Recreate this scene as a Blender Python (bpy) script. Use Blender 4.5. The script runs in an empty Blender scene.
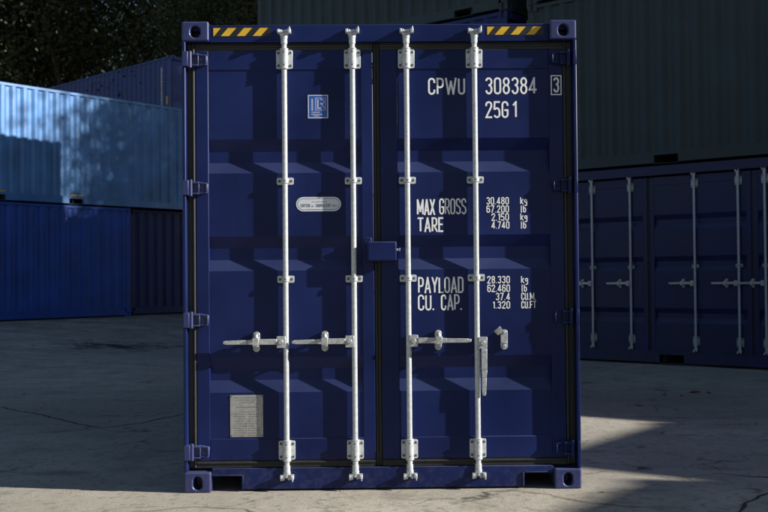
import bpy, bmesh, math, random
import numpy as np
from mathutils import Vector, Matrix

random.seed(7); rng = np.random.default_rng(11)
S = bpy.context.scene; C = S.collection
R = math.radians

# ------------------------------------------------------------------ camera
cd = bpy.data.cameras.new('camera'); cam = bpy.data.objects.new('camera', cd); C.objects.link(cam)
cd.sensor_width = 36; cd.lens = 1100/768*36; cd.clip_start = .05; cd.clip_end = 2000
cd.dof.use_dof = True; cd.dof.focus_distance = 6.78; cd.dof.aperture_fstop = 4.5
yaw, pit, rol = 0.01595826, 0.01832596, -0.00856603
fw = Vector((math.sin(yaw)*math.cos(pit), math.cos(yaw)*math.cos(pit), math.sin(pit)))
rt = Vector((math.cos(yaw), -math.sin(yaw), 0)); up = rt.cross(fw)
rt2 = rt*math.cos(rol)+up*math.sin(rol); up2 = -rt*math.sin(rol)+up*math.cos(rol)
M = Matrix((rt2, up2, -fw)).transposed().to_4x4(); M.translation = Vector((-0.0921, -6.7637, 1.3165))
cam.matrix_world = M; S.camera = cam

# ------------------------------------------------------------------ sun, sky, exposure
AL, RATIO = R(12.5), .43                      # horizontal angle to the door face, drop per metre sideways
EL = math.atan(RATIO*math.cos(AL))
SUN = Vector((math.cos(AL)*math.cos(EL), -math.sin(AL)*math.cos(EL), math.sin(EL)))
sl = bpy.data.lights.new('sun', 'SUN'); sl.energy = 5.0; sl.angle = R(.53); sl.color = (1, .95, .87)
so = bpy.data.objects.new('sun', sl); C.objects.link(so); so.location = SUN*30
so.rotation_euler = SUN.to_track_quat('Z', 'Y').to_euler()
W = bpy.data.worlds.new('World'); S.world = W; W.use_nodes = True
nt = W.node_tree; sky = nt.nodes.new('ShaderNodeTexSky'); sky.sky_type = 'NISHITA'; sky.sun_disc = False
sky.sun_elevation = EL; sky.sun_rotation = math.atan2(SUN.x, SUN.y); sky.air_density = 1.0; sky.dust_density = .6
bg = nt.nodes['Background']; bg.inputs['Strength'].default_value = .046
nt.links.new(sky.outputs[0], bg.inputs[0])
vs = S.view_settings; vs.view_transform = 'Standard'; vs.look = 'None'; vs.gamma = 1; vs.exposure = .66
vs.use_curve_mapping = False

# ------------------------------------------------------------------ materials
MAT = {}
def nodes(name, rough=.5, metal=0., spec=.5):
    m = bpy.data.materials.new(name); m.use_nodes = True
    t = m.node_tree; b = t.nodes['Principled BSDF']
    b.inputs['Roughness'].default_value = rough; b.inputs['Metallic'].default_value = metal
    b.inputs['Specular IOR Level'].default_value = spec
    return m, t, b
def N(t, kind, **kw):
    n = t.nodes.new(kind)
    for k, v in kw.items():
        if k in n.inputs: n.inputs[k].default_value = v
        else: setattr(n, k, v)
    return n
def coords(t, scale=(1, 1, 1)):
    g = N(t, 'ShaderNodeNewGeometry'); mp = N(t, 'ShaderNodeMapping'); mp.inputs['Scale'].default_value = scale
    t.links.new(g.outputs['Position'], mp.inputs['Vector']); return mp.outputs[0]
def noise(t, vec, scale, detail=4, rough=.55):
    n = N(t, 'ShaderNodeTexNoise'); n.inputs['Scale'].default_value = scale
    n.inputs['Detail'].default_value = detail; n.inputs['Roughness'].default_value = rough
    t.links.new(vec, n.inputs['Vector']); return n.outputs['Fac']
def ramp(t, fac, a, b, ca=(0, 0, 0, 1), cb=(1, 1, 1, 1)):
    r = N(t, 'ShaderNodeValToRGB'); r.color_ramp.elements[0].position = a; r.color_ramp.elements[1].position = b
    r.color_ramp.elements[0].color = ca; r.color_ramp.elements[1].color = cb
    t.links.new(fac, r.inputs[0]); return r.outputs[0]
def mix(t, fac, a, b, mode='MIX'):
    n = N(t, 'ShaderNodeMix'); n.data_type = 'RGBA'; n.blend_type = mode
    for s, v in ((0, fac), (6, a), (7, b)):
        if hasattr(v, 'is_linked'): t.links.new(v, n.inputs[s])
        else: n.inputs[s].default_value = (*v, 1) if isinstance(v, tuple) and len(v) == 3 else v
    return n.outputs[2]
def bump(t, b, h, strength=.2, dist=.01):
    n = N(t, 'ShaderNodeBump'); n.inputs['Strength'].default_value = strength; n.inputs['Distance'].default_value = dist
    t.links.new(h, n.inputs['Height']); t.links.new(n.outputs[0], b.inputs['Normal'])

def paint(name, col, rough=.42, dirt=.35, dirtcol=(.12, .11, .10), spec=.5, rust=0., wav=.12):
    """weathered gloss paint on sheet steel: blotches, vertical streaks, dust, slight dents"""
    m, t, b = nodes(name, rough, 0, spec)
    p = coords(t); ps = coords(t, (9, 9, .55))
    n1 = noise(t, p, 1.7, 5); n2 = noise(t, ps, 1.0, 5, .6); n3 = noise(t, p, 45, 3)
    dark = tuple(c*.72 for c in col); lite = tuple(min(1, c*1.22+.004) for c in col)
    c = mix(t, ramp(t, n1, .3, .7), dark, lite)
    s = ramp(t, n2, .52, .80)
    sc = N(t, 'ShaderNodeMath', operation='MULTIPLY'); sc.inputs[1].default_value = dirt; t.links.new(s, sc.inputs[0])
    c = mix(t, sc.outputs[0], c, tuple(.55*a+.45*d for a, d in zip(col, dirtcol)))
    f = ramp(t, n3, .66, .80)
    fc = N(t, 'ShaderNodeMath', operation='MULTIPLY'); fc.inputs[1].default_value = dirt*.6; t.links.new(f, fc.inputs[0])
    c = mix(t, fc.outputs[0], c, dirtcol)
    if rust:
        r1 = noise(t, coords(t, (1, 1, .4)), 7, 6, .7)
        rr = ramp(t, r1, .70-.08*rust, .74)
        c = mix(t, rr, c, (.12, .05, .025))
    # dust lying on ledges that face up, grit splashed on the lowest hand's breadth
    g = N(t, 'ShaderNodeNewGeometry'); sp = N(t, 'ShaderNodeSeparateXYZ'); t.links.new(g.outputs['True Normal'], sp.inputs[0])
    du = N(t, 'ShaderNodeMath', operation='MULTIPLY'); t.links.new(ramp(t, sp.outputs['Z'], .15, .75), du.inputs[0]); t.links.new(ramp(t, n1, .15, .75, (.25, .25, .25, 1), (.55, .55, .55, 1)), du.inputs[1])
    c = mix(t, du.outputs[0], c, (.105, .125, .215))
    pz = N(t, 'ShaderNodeSeparateXYZ'); t.links.new(g.outputs['Position'], pz.inputs[0])
    gr = N(t, 'ShaderNodeMath', operation='MULTIPLY'); t.links.new(ramp(t, pz.outputs['Z'], .01, .26, (.17, .17, .17, 1), (0, 0, 0, 1)), gr.inputs[0]); t.links.new(ramp(t, noise(t, p, 22, 6, .75), .47, .70), gr.inputs[1])
    c = mix(t, gr.outputs[0], c, (.22, .20, .17))
    # fine scratches and chips
    ck = ramp(t, noise(t, coords(t, (1, 1, 2.2)), 26, 8, .8), .685, .70)
    cs = N(t, 'ShaderNodeMath', operation='MULTIPLY'); cs.inputs[1].default_value = .5; t.links.new(ck, cs.inputs[0])
    c = mix(t, cs.outputs[0], c, tuple(min(1, v*2.2+.03) for v in col))
    t.links.new(c, b.inputs['Base Color'])
    rn = N(t, 'ShaderNodeMapRange'); rn.inputs['To Min'].default_value = rough-.08; rn.inputs['To Max'].default_value = rough+.2
    t.links.new(n1, rn.inputs[0]); t.links.new(rn.outputs[0], b.inputs['Roughness'])
    bump(t, b, noise(t, p, 3.2, 3), wav, .02)
    MAT[name] = m; return m
def plain(name, col, rough=.5, metal=0., var=.25, scale=25, spec=.5):
    m, t, b = nodes(name, rough, metal, spec)
    n1 = noise(t, coords(t), scale, 5, .65)
    t.links.new(mix(t, ramp(t, n1, .3, .72), tuple(c*(1-var) for c in col), tuple(min(1, c*(1+var*.6)) for c in col)), b.inputs['Base Color'])
    bump(t, b, n1, .12, .002); MAT[name] = m; return m

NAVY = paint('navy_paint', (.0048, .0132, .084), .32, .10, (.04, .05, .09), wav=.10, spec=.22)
SIDENAVY = paint('worn_navy_paint', (.020, .027, .10), .45, .3)
DOORBLUE = paint('dark_blue_paint', (.005, .012, .080), .45, .2, (.01, .015, .04))
TEAL = paint('teal_paint', (.022, .044, .052), .5, .3, (.03, .04, .04))
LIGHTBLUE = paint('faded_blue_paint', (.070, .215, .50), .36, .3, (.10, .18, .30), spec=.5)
MIDBLUE = paint('mid_blue_paint', (.009, .070, .38), .5, .25, (.02, .04, .14))
DEEPBLUE = paint('deep_blue_paint', (.003, .020, .13), .55, .15, (.01, .02, .05))
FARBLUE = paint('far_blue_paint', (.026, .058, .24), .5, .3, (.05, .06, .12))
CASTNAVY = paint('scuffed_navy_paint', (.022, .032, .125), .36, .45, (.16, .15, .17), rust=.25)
GREY = paint('grey_paint', (.16, .17, .18), .5, .4)
WHITE = plain('white_rod_paint', (.57, .60, .62), .33, .15, .26, 42)
GALV = plain('galvanised_steel', (.50, .52, .53), .42, .4, .4, 70)
RUBBER = plain('black_rubber', (.022, .023, .021), .6, 0, .35, 30)
BOLT = plain('bolt_steel', (.10, .10, .11), .5, .5, .3, 60)
BLACK = plain('black_marking', (.012, .012, .016), .5)
YELLOW = plain('yellow_marking', (.72, .43, .03), .45, 0, .15, 20)
LETTER = plain('white_lettering', (.88, .89, .91), .45, 0, .10, 60)
STBLUE = plain('sticker_blue', (.035, .10, .40), .35, 0, .1)
STWHITE = plain('sticker_white', (.66, .70, .76), .35, 0, .08)
STGREY = plain('sticker_grey', (.16, .18, .22), .5)
PLATE = plain('plate_metal', (.36, .36, .35), .5, .25, .25, 40)
ETCH = plain('plate_etching', (.13, .13, .13), .6)
BARK = plain('bark', (.06, .045, .03), .9, 0, .5, 6)
DARKIN = plain('dark_underside', (.02, .02, .022), .8)
REDLEAF = plain('red_leaf', (.26, .05, .03), .7)
TANLEAF = plain('tan_leaf', (.34, .25, .13), .7)

def leafmat(name, a, b_):
    m, t, b = nodes(name, .55)
    oi = N(t, 'ShaderNodeNewGeometry')
    c = mix(t, oi.outputs['Random Per Island'], a, b_)
    c = mix(t, ramp(t, noise(t, coords(t), .45, 3), .38, .62), mix(t, .55, c, (.008, .012, .004)), c)
    t.links.new(c, b.inputs['Base Color'])
    tr = N(t, 'ShaderNodeBsdfTranslucent'); t.links.new(c, tr.inputs[0])
    ms = N(t, 'ShaderNodeMixShader'); ms.inputs[0].default_value = .25
    t.links.new(b.outputs[0], ms.inputs[1]); t.links.new(tr.outputs[0], ms.inputs[2])
    t.links.new(ms.outputs[0], t.nodes['Material Output'].inputs[0]); MAT[name] = m; return m
LEAF = leafmat('tree_leaves', (.024, .044, .014), (.058, .086, .026))
LEAF2 = leafmat('olive_tree_leaves', (.030, .044, .015), (.074, .090, .032))

def concrete():
    m, t, b = nodes('yard_concrete', .88, 0, .3)
    p = coords(t)
    n1 = noise(t, p, .35, 6, .6); n2 = noise(t, p, 2.4, 8, .65); n3 = noise(t, p, 60, 4, .7); n4 = noise(t, p, 14, 6, .6)
    c = mix(t, ramp(t, n1, .35, .65), (.32, .295, .245), (.53, .49, .41))
    c = mix(t, ramp(t, n2, .46, .60), c, (.38, .345, .285))
    c = mix(t, ramp(t, n4, .54, .66), c, (.26, .245, .212))
    c = mix(t, ramp(t, n3, .56, .68), c, (.18, .17, .15))
    c = mix(t, ramp(t, noise(t, p, 90, 2), .66, .72), c, (.68, .67, .64))
    # worn patches and wheel dirt
    st = ramp(t, noise(t, coords(t, (1, 2.2, 1)), 1.0, 8, .72), .56, .66)
    sh = N(t, 'ShaderNodeMath', operation='MULTIPLY'); sh.inputs[1].default_value = .7; t.links.new(st, sh.inputs[0])
    c = mix(t, sh.outputs[0], c, (.17, .16, .145))
    # silt washed against the left-hand stack
    sx = N(t, 'ShaderNodeVectorMath', operation='DOT_PRODUCT'); sx.inputs[1].default_value = (.777, -.629, 0); t.links.new(p, sx.inputs[0])
    sm = N(t, 'ShaderNodeMapRange'); sm.inputs[1].default_value = -16.9+1; sm.inputs[2].default_value = -16.9+9; sm.inputs[3].default_value = .75; sm.inputs[4].default_value = 0
    t.links.new(sx.outputs['Value'], sm.inputs[0])
    sn = N(t, 'ShaderNodeMath', operation='MULTIPLY'); t.links.new(sm.outputs[0], sn.inputs[0]); t.links.new(ramp(t, noise(t, coords(t, (1, 2, 1)), .9, 7, .7), .38, .62), sn.inputs[1])
    c = mix(t, sn.outputs[0], c, (.12, .11, .095))
    # damp oil stain in the back of the yard
    g = N(t, 'ShaderNodeNewGeometry'); mp = N(t, 'ShaderNodeMapping'); mp.vector_type = 'TEXTURE'
    mp.inputs['Location'].default_value = (-4.6, 13.6, 0); mp.inputs['Scale'].default_value = (2.6, 1.5, 50); mp.inputs['Rotation'].default_value = (0, 0, R(12))
    t.links.new(g.outputs['Position'], mp.inputs[0])
    ln = N(t, 'ShaderNodeVectorMath', operation='LENGTH'); t.links.new(mp.outputs[0], ln.inputs[0])
    ad = N(t, 'ShaderNodeMath', operation='MULTIPLY_ADD'); ad.inputs[1].default_value = 3.4; t.links.new(noise(t, coords(t, (1, 2.5, 1)), 1.8, 7, .75), ad.inputs[0])
    t.links.new(ln.outputs['Value'], ad.inputs[2])
    hf = N(t, 'ShaderNodeMath', operation='MULTIPLY'); hf.inputs[1].default_value = .5; t.links.new(ad.outputs[0], hf.inputs[0])
    c = mix(t, ramp(t, hf.outputs[0], 1.12/1.2, 1.0, (1, 1, 1, 1), (0, 0, 0, 1)), c, (.035, .032, .03))
    # hairline crazing
    v = N(t, 'ShaderNodeTexVoronoi', feature='DISTANCE_TO_EDGE'); v.inputs['Scale'].default_value = .55
    wv = N(t, 'ShaderNodeVectorMath', operation='MULTIPLY_ADD'); nn = N(t, 'ShaderNodeTexNoise'); nn.inputs['Scale'].default_value = 1.3; nn.inputs['Detail'].default_value = 8
    t.links.new(p, nn.inputs['Vector']); t.links.new(nn.outputs['Color'], wv.inputs[0]); wv.inputs[1].default_value = (1.1, 1.1, 1.1); t.links.new(p, wv.inputs[2])
    t.links.new(wv.outputs[0], v.inputs['Vector'])
    k = ramp(t, v.outputs['Distance'], .003, .009, (1, 1, 1, 1), (0, 0, 0, 1))
    kk = N(t, 'ShaderNodeMath', operation='MULTIPLY'); t.links.new(k, kk.inputs[0]); t.links.new(ramp(t, n2, .45, .6), kk.inputs[1])
    c = mix(t, kk.outputs[0], c, (.09, .085, .075))
    t.links.new(c, b.inputs['Base Color'])
    hb = N(t, 'ShaderNodeMath', operation='ADD'); t.links.new(n3, hb.inputs[0]); t.links.new(n4, hb.inputs[1])
    bump(t, b, hb.outputs[0], .4, .006)
    MAT['yard_concrete'] = m; return m
CONC = concrete()
CRACK = plain('crack_dirt', (.055, .05, .042), .95, 0, .5, 12)

# ------------------------------------------------------------------ mesh helpers
def link(o, parent=None):
    C.objects.link(o)
    if parent is not None: o.parent = parent
    return o
class MB:
    """collects shapes and links them as ONE mesh object"""
    def __init__(s): s.v = []; s.f = []; s.mi = []; s.cur = 0
    def add(s, vs_, fs): 
        o = len(s.v); s.v += [tuple(x) for x in vs_]; s.f += [tuple(i+o for i in f) for f in fs]; s.mi += [s.cur]*len(fs); return s
    def box(s, x0, x1, y0, y1, z0, z1):
        x0, x1 = sorted((x0, x1)); y0, y1 = sorted((y0, y1)); z0, z1 = sorted((z0, z1))
        v = [(x0, y0, z0), (x1, y0, z0), (x1, y1, z0), (x0, y1, z0), (x0, y0, z1), (x1, y0, z1), (x1, y1, z1), (x0, y1, z1)]
        return s.add(v, [(0, 3, 2, 1), (4, 5, 6, 7), (0, 1, 5, 4), (1, 2, 6, 5), (2, 3, 7, 6), (3, 0, 4, 7)])
    def cyl(s, p0, p1, r0, r1=None, n=16):
        r1 = r0 if r1 is None else r1; p0 = Vector(p0); p1 = Vector(p1); d = (p1-p0).normalized()
        a = d.orthogonal().normalized(); b = d.cross(a)
        v = [p0+(a*math.cos(t)+b*math.sin(t))*r0 for t in [2*math.pi*i/n for i in range(n)]] + \
            [p1+(a*math.cos(t)+b*math.sin(t))*r1 for t in [2*math.pi*i/n for i in range(n)]]
        return s.add(v, [(i, (i+1) % n, n+(i+1) % n, n+i) for i in range(n)]+[tuple(range(n-1, -1, -1)), tuple(range(n, 2*n))])
    def prism(s, poly, y0, y1):
        """polygon of (x, z), counter-clockwise as seen from -y, extruded y0 -> y1"""
        n = len(poly); v = [(x, y0, z) for x, z in poly]+[(x, y1, z) for x, z in poly]
        return s.add(v, [tuple(range(n)), tuple(range(2*n-1, n-1, -1))]+[(i, n+i, n+(i+1) % n, (i+1) % n) for i in range(n)])
    def prismz(s, poly, z0, z1):
        n = len(poly); v = [(x, y, z0) for x, y in poly]+[(x, y, z1) for x, y in poly]
        return s.add(v, [tuple(range(n-1, -1, -1)), tuple(range(n, 2*n))]+[(i, (i+1) % n, n+(i+1) % n, n+i) for i in range(n)])
    def mesh(s, name, mats, tf=None, merge=False):
        me = bpy.data.meshes.new(name)
        v = s.v if tf is None else [tf(*x) for x in s.v]
        me.from_pydata(v, [], s.f)
        for m in mats: me.materials.append(m)
        if len(mats) > 1: me.polygons.foreach_set('material_index', s.mi)
        if merge:
            bm = bmesh.new(); bm.from_mesh(me); bmesh.ops.remove_doubles(bm, verts=bm.verts, dist=1e-5); bm.to_mesh(me); bm.free()
        me.update(); return me
    def build(s, name, mat, parent=None, bevel=0, loc=None, tf=None, merge=False, seg=2, smooth=True, sharp=38):
        me = s.mesh(name, mat if isinstance(mat, (list, tuple)) else [mat], tf, merge)
        if smooth:
            me.polygons.foreach_set('use_smooth', [True]*len(me.polygons)); me.set_sharp_from_angle(angle=R(sharp))
        o = link(bpy.data.objects.new(name, me), parent)
        if loc is not None: o.location = loc
        if bevel:
            b = o.modifiers.new('bevel', 'BEVEL'); b.width = bevel; b.segments = seg; b.limit_method = 'ANGLE'; b.angle_limit = R(50)
        return o
def dup(o, parent, loc=None, name=None):
    c = o.copy(); C.objects.link(c); c.parent = parent
    if loc is not None: c.location = loc
    return c
def thing(name, label, cat, loc=(0, 0, 0), rz=0, group=None):
    o = bpy.data.objects.new(name, None); C.objects.link(o); o.location = loc; o.rotation_euler = (0, 0, rz)
    o.empty_display_size = .2
    return tag(o, label, cat, group)
def tag(o, label=None, cat=None, group=None, kind=None):
    if label: o['label'] = label
    if cat: o['category'] = cat
    if group: o['group'] = group
    if kind: o['kind'] = kind
    return o

# ------------------------------------------------------------------ stroke lettering (narrow rounded capitals)
def arc(cx, cy, rx, ry, a0, a1, n=7):
    return [(cx+rx*math.cos(R(a0+(a1-a0)*i/n)), cy+ry*math.sin(R(a0+(a1-a0)*i/n))) for i in range(n+1)]
w_ = .36; r_ = w_/2
O_ = arc(r_, 1-r_, r_, r_, 0, 180)+arc(r_, r_, r_, r_, 180, 360)
def lobe(y0, y1, x0=0.):      # a right-hand bowl from (x0,y1) round to (x0,y0)
    q = min(r_, (y1-y0)/2)
    return [(x0, y1)]+arc(w_-q, y1-q, q, q, 90, 0, 5)+arc(w_-q, y0+q, q, q, 0, -90, 5)+[(x0, y0)]
GL = {
 '0': (w_, [(O_, 1)]), 'O': (w_, [(O_, 1)]),
 'C': (w_, [([(w_, .72)]+arc(r_, 1-r_, r_, r_, 0, 180)+arc(r_, r_, r_, r_, 180, 360)+[(w_, .28)], 0)]),
 'G': (w_, [([(w_, .74)]+arc(r_, 1-r_, r_, r_, 0, 180)+arc(r_, r_, r_, r_, 180, 360)+[(w_, .46), (w_*.52, .46)], 0)]),
 'U': (w_, [([(0, 1)]+arc(r_, r_, r_, r_, 180, 360)+[(w_, 1)], 0)]),
 'P': (w_, [([(0, 0), (0, 1)]+lobe(.43, 1)[1:], 0)]),
 'R': (w_, [([(0, 0), (0, 1)]+lobe(.43, 1)[1:], 0), ([(w_*.42, .43), (w_+.02, 0)], 0)]),
 'D': (w_, [([(0, 0), (0, 1)]+lobe(0, 1)[1:], 1)]),
 'W': (.64, [([(0, 1), (.16, 0), (.32, .80), (.48, 0), (.64, 1)], 0)]),
 'M': (.56, [([(0, 0), (0, 1), (.28, .22), (.56, 1), (.56, 0)], 0)]),
 'A': (.42, [([(0, 0), (.21, 1), (.42, 0)], 0), ([(.07, .27), (.35, .27)], 0)]),
 'X': (.40, [([(0, 0), (.40, 1)], 0), ([(0, 1), (.40, 0)], 0)]),
 'T': (.38, [([(0, 1), (.38, 1)], 0), ([(.19, 1), (.19, 0)], 0)]),
 'E': (.30, [([(.30, 1), (0, 1), (0, 0), (.30, 0)], 0), ([(0, .52), (.26, .52)], 0)]),
 'F': (.30, [([(.30, 1), (0, 1), (0, 0)], 0), ([(0, .52), (.26, .52)], 0)]),
 'L': (.30, [([(0, 1), (0, 0), (.30, 0)], 0)]),
 'N': (.38, [([(0, 0), (0, 1), (.38, 0), (.38, 1)], 0)]),
 'V': (.40, [([(0, 1), (.2, 0), (.40, 1)], 0)]),
 'Q': (w_, [(O_, 1), ([(.2, .2), (.40, -.02)], 0)]),
 'I': (.0, [([(0, 0), (0, 1)], 0)]),
 'Y': (.40, [([(0, 1), (.2, .46), (.40, 1)], 0), ([(.2, .46), (.2, 0)], 0)]),
 'S': (w_, [([(w_, .76)]+arc(r_, 1-r_, r_, r_, 15, 180, 6)+arc(r_, .72, r_, .2, 180, 250, 3)+arc(r_, .28, r_, .2, 70, 0, 3)+arc(r_, r_, r_, r_, 0, -165, 6), 0)]),
 '1': (.14, [([(0, .80), (.14, 1), (.14, 0)], 0)]),
 '2': (w_, [([(0, .74)]+arc(r_, 1-r_, r_, r_, 170, 0, 6)+[(w_-.01, .68), (0, 0), (w_, 0)], 0)]),
 '3': (w_, [(arc(r_, .77, r_, .23, 165, -60, 8)+[(w_*.45, .54)]+arc(r_, .28, r_, .28, 62, -165, 9), 0)]),
 '4': (.40, [([(.29, 0), (.29, 1), (0, .24), (.40, .24)], 0)]),
 '5': (w_, [([(w_-.02, 1), (.03, 1), (0, .55)]+arc(r_, .33, r_, .27, 130, 0, 5)+arc(r_, r_, r_, r_, 0, -165, 6), 0)]),
 '6': (w_, [([(w_, .80)]+arc(r_, 1-r_, r_, r_, 15, 180, 6)+arc(r_, r_, r_, r_, 180, 360, 6)+arc(r_, .42, r_, .18, 0, 165, 5), 0)]),
 '7': (w_, [([(0, 1), (w_, 1), (.10, 0)], 0)]),
 '8': (w_, [(arc(r_, .77, r_*.92, .23, -90, 270, 14)[:-1], 1), (arc(r_, .27, r_, .27, 90, 450, 14)[:-1], 1)]),
 'k': (.32, [([(0, 1), (0, 0)], 0), ([(.30, .66), (.02, .32)], 0), ([(.09, .40), (.32, 0)], 0)]),
 'g': (.32, [(arc(.16, .46, .16, .20, 0, 360, 12)[:-1], 1), ([(.32, .68), (.32, -.10)]+arc(.16, -.10, .16, .15, 0, -150, 5), 0)]),
 'l': (.06, [([(0, 1), (0, 0), (.08, 0)], 0)]),
 'b': (.32, [([(0, 1), (0, 0)], 0), (arc(.16, .33, .16, .33, 0, 360, 14)[:-1], 1)]),
 'n': (.30, [([(0, .66), (0, 0)], 0), ([(0, .46)]+arc(.15, .51, .15, .15, 170, 0, 5)+[(.30, 0)], 0)]),
 'r': (.2, [([(0, .66), (0, 0)], 0), (arc(.14, .46, .14, .2, 180, 70, 4), 0)]),
 'o': (.32, [(arc(.16, .33, .16, .33, 0, 360, 14)[:-1], 1)]),
 '.': (.02, [([(0, -.03), (0, .08)], 0)]), ' ': (.2, []),
}
def ribbon(mb, pts, t, closed, y, clamp=None):
    P = [Vector(p) for p in pts]
    Q = [P[0]]
    for p in P[1:]:
        if (p-Q[-1]).length > 1e-5: Q.append(p)
    if closed and (Q[0]-Q[-1]).length < 1e-5: Q.pop()
    if not closed:
        for a, b in ((0, 1), (-1, -2)):
            d = Q[a]-Q[b]
            if clamp and d.length > 2*t and .12 < abs(d.x)/d.length < .97: Q[a] = Q[a]+d.normalized()*t*.5
            elif clamp and d.length > 1.2*t and abs(d.x)/d.length >= .97: Q[a] = Q[a]+d.normalized()*t*.42
    n = len(Q); L = []; Rr = []
    for i in range(n):
        a = Q[i-1] if (i > 0 or closed) else None; b = Q[(i+1) % n] if (i < n-1 or closed) else None
        d1 = (Q[i]-a).normalized() if a is not None else (b-Q[i]).normalized()
        d2 = (b-Q[i]).normalized() if b is not None else d1
        n1 = Vector((-d1.y, d1.x)); n2 = Vector((-d2.y, d2.x)); m = n1+n2
        m = m.normalized() if m.length > 1e-4 else n1
        k = min(1/max(m.dot(n1), .2), 2.2)
        L.append(Q[i]+m*k*t/2); Rr.append(Q[i]-m*k*t/2)
    for i in range(n if closed else n-1):
        j = (i+1) % n; yy = y-.00003*i
        cl = (lambda z: min(max(z, clamp[0]), clamp[1])) if clamp else (lambda z: z)
        mb.add([(p.x, yy, cl(p.y)) for p in (L[i], Rr[i], Rr[j], L[j])], [(0, 1, 2, 3)])
def text(mb, s, x0, x1, z0, z1, y, t=.13, gap=.10):
    """fit the string into the rectangle; t = stroke / height"""
    h = z1-z0; tt = t*h; tot = 0; adv = []
    for ch in s:
        g = GL[ch]; adv.append(tot); tot += g[0]+t+gap
    tot -= gap
    k = (x1-x0)/(tot*h) ; yy = y
    for ch, a in zip(s, adv):
        for pts, cl in GL[ch][1]:
            q = [(x0+(a+t/2+px)*h*k, z0+tt/2+py*(h-tt)) for px, py in pts]; parts = [q]
            if not cl:                      # acute corners (W, M, A, 4): butt separate strokes there
                parts = [[q[0]]]
                for i in range(1, len(q)):
                    parts[-1].append(q[i])
                    if i < len(q)-1:
                        d1 = (Vector(q[i])-Vector(q[i-1])).normalized(); d2 = (Vector(q[i+1])-Vector(q[i])).normalized()
                        if d1.dot(d2) < -.35: parts.append([q[i]])
            for q in parts:
                ribbon(mb, q, tt, cl, yy, None if ch == 'g' else (z0, z1)); yy -= .00004
    return mb

# ------------------------------------------------------------------ ground
LA = Vector((-7.94, 16.94)); LTH = R(51.0); LN = Vector((math.sin(LTH), -math.cos(LTH)))    # line of the left stack
def gh(x, y):
    d = (x-LA.x)*LN.x+(y-LA.y)*LN.y
    q = np.clip((6.0-d)/5.4, 0, 1); return .41*q*q*(3-2*q)
ax = np.concatenate([np.array([-900, -400, -180, -90, -55]), np.arange(-36, 26.01, .5), np.array([40, 70, 150, 400, 900])])
ay = np.concatenate([np.array([-900, -300, -90, -40, -22]), np.arange(-12, 46.01, .5), np.array([60, 90, 180, 400, 900])])
gx, gy = np.meshgrid(ax, ay); gz = gh(gx, gy)
gv = np.stack([gx, gy, gz], -1).reshape(-1, 3); nx, ny = len(ax), len(ay)
gf = [(j*nx+i, j*nx+i+1, (j+1)*nx+i+1, (j+1)*nx+i) for j in range(ny-1) for i in range(nx-1)]
me = bpy.data.meshes.new('ground'); me.from_pydata(gv.tolist(), [], gf); me.materials.append(CONC)
me.polygons.foreach_set('use_smooth', [True]*len(me.polygons))
tag(link(bpy.data.objects.new('ground', me)), kind='structure')
# open cracks and slab joints running over the yard
cracks = [([(-9.5, 7.6), (-5.4, 4.9), (-3.95, 4.72), (-3.27, 4.0), (-2.75, 3.25), (-2.42, 2.95), (-2.1, 3.35), (-1.88, 3.9), (-1.4, 4.6)], .032),
          ([(-9, 8.2), (-5.32, 9.0), (-4.69, 9.8), (-3.9, 10.6)], .05), ([(-4.6, 3.1), (-3.54, 3.62), (-3.27, 3.98)], .02), ([(-3.6, 10.2), (-2.9, 9.5), (-1.9, 9.0)], .03),
          ([(1.25, 3.45), (2.05, 3.40), (2.9, 3.24), (3.54, 3.19), (5.2, 3.1), (8, 2.6)], .022),
          ([(2.16, .44), (2.30, .40), (2.47, .30), (2.9, .22)], .03), ([(1.7, -1.1), (1.98, -.71), (2.28, -.25), (2.9, .1), (3.8, .3)], .036),
          ([(.72, .04), (.85, -.10), (.98, -.17), (1.11, -.36), (1.3, -.5), (1.7, -.62)], .014),
          ([(-1.9, -.75), (-1.4, -.5), (-1.08, -.42), (-.8, -.5), (-.55, -.75)], .016), ([(.1, -.5), (.28, -.3), (.45, -.28), (.7, -.6)], .009)]
mb = MB(); jr = random.Random(3)
for pts, wd in cracks:
    line = []
    for (a, b) in zip(pts[:-1], pts[1:]):
        a = Vector(a); b = Vector(b); n = max(2, int((b-a).length/.07))
        for i in range(n): line.append(a.lerp(b, i/n))
    line.append(Vector(pts[-1])); L = []; Q = []; off = 0.
    for i, p in enumerate(line):
        q = line[min(i+1, len(line)-1)]-line[max(i-1, 0)]; q.normalize(); nn = Vector((-q.y, q.x))
        off = off*.8+jr.gauss(0, .012); c = p+nn*off; ww = wd*jr.uniform(.25, .75)*min(1, i/3+.1, (len(line)-1-i)/3+.1)
        for s_, lst in ((1, L), (-1, Q)):
            u = c+nn*ww*s_*.5; lst.append((u.x, u.y, float(gh(u.x, u.y))+.004))
    n = len(L); mb.add(L+Q, [(n+i, n+i+1, i+1, i) for i in range(n-1)])
tag(mb.build('ground_crack', CRACK, smooth=False), kind='structure')

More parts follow.
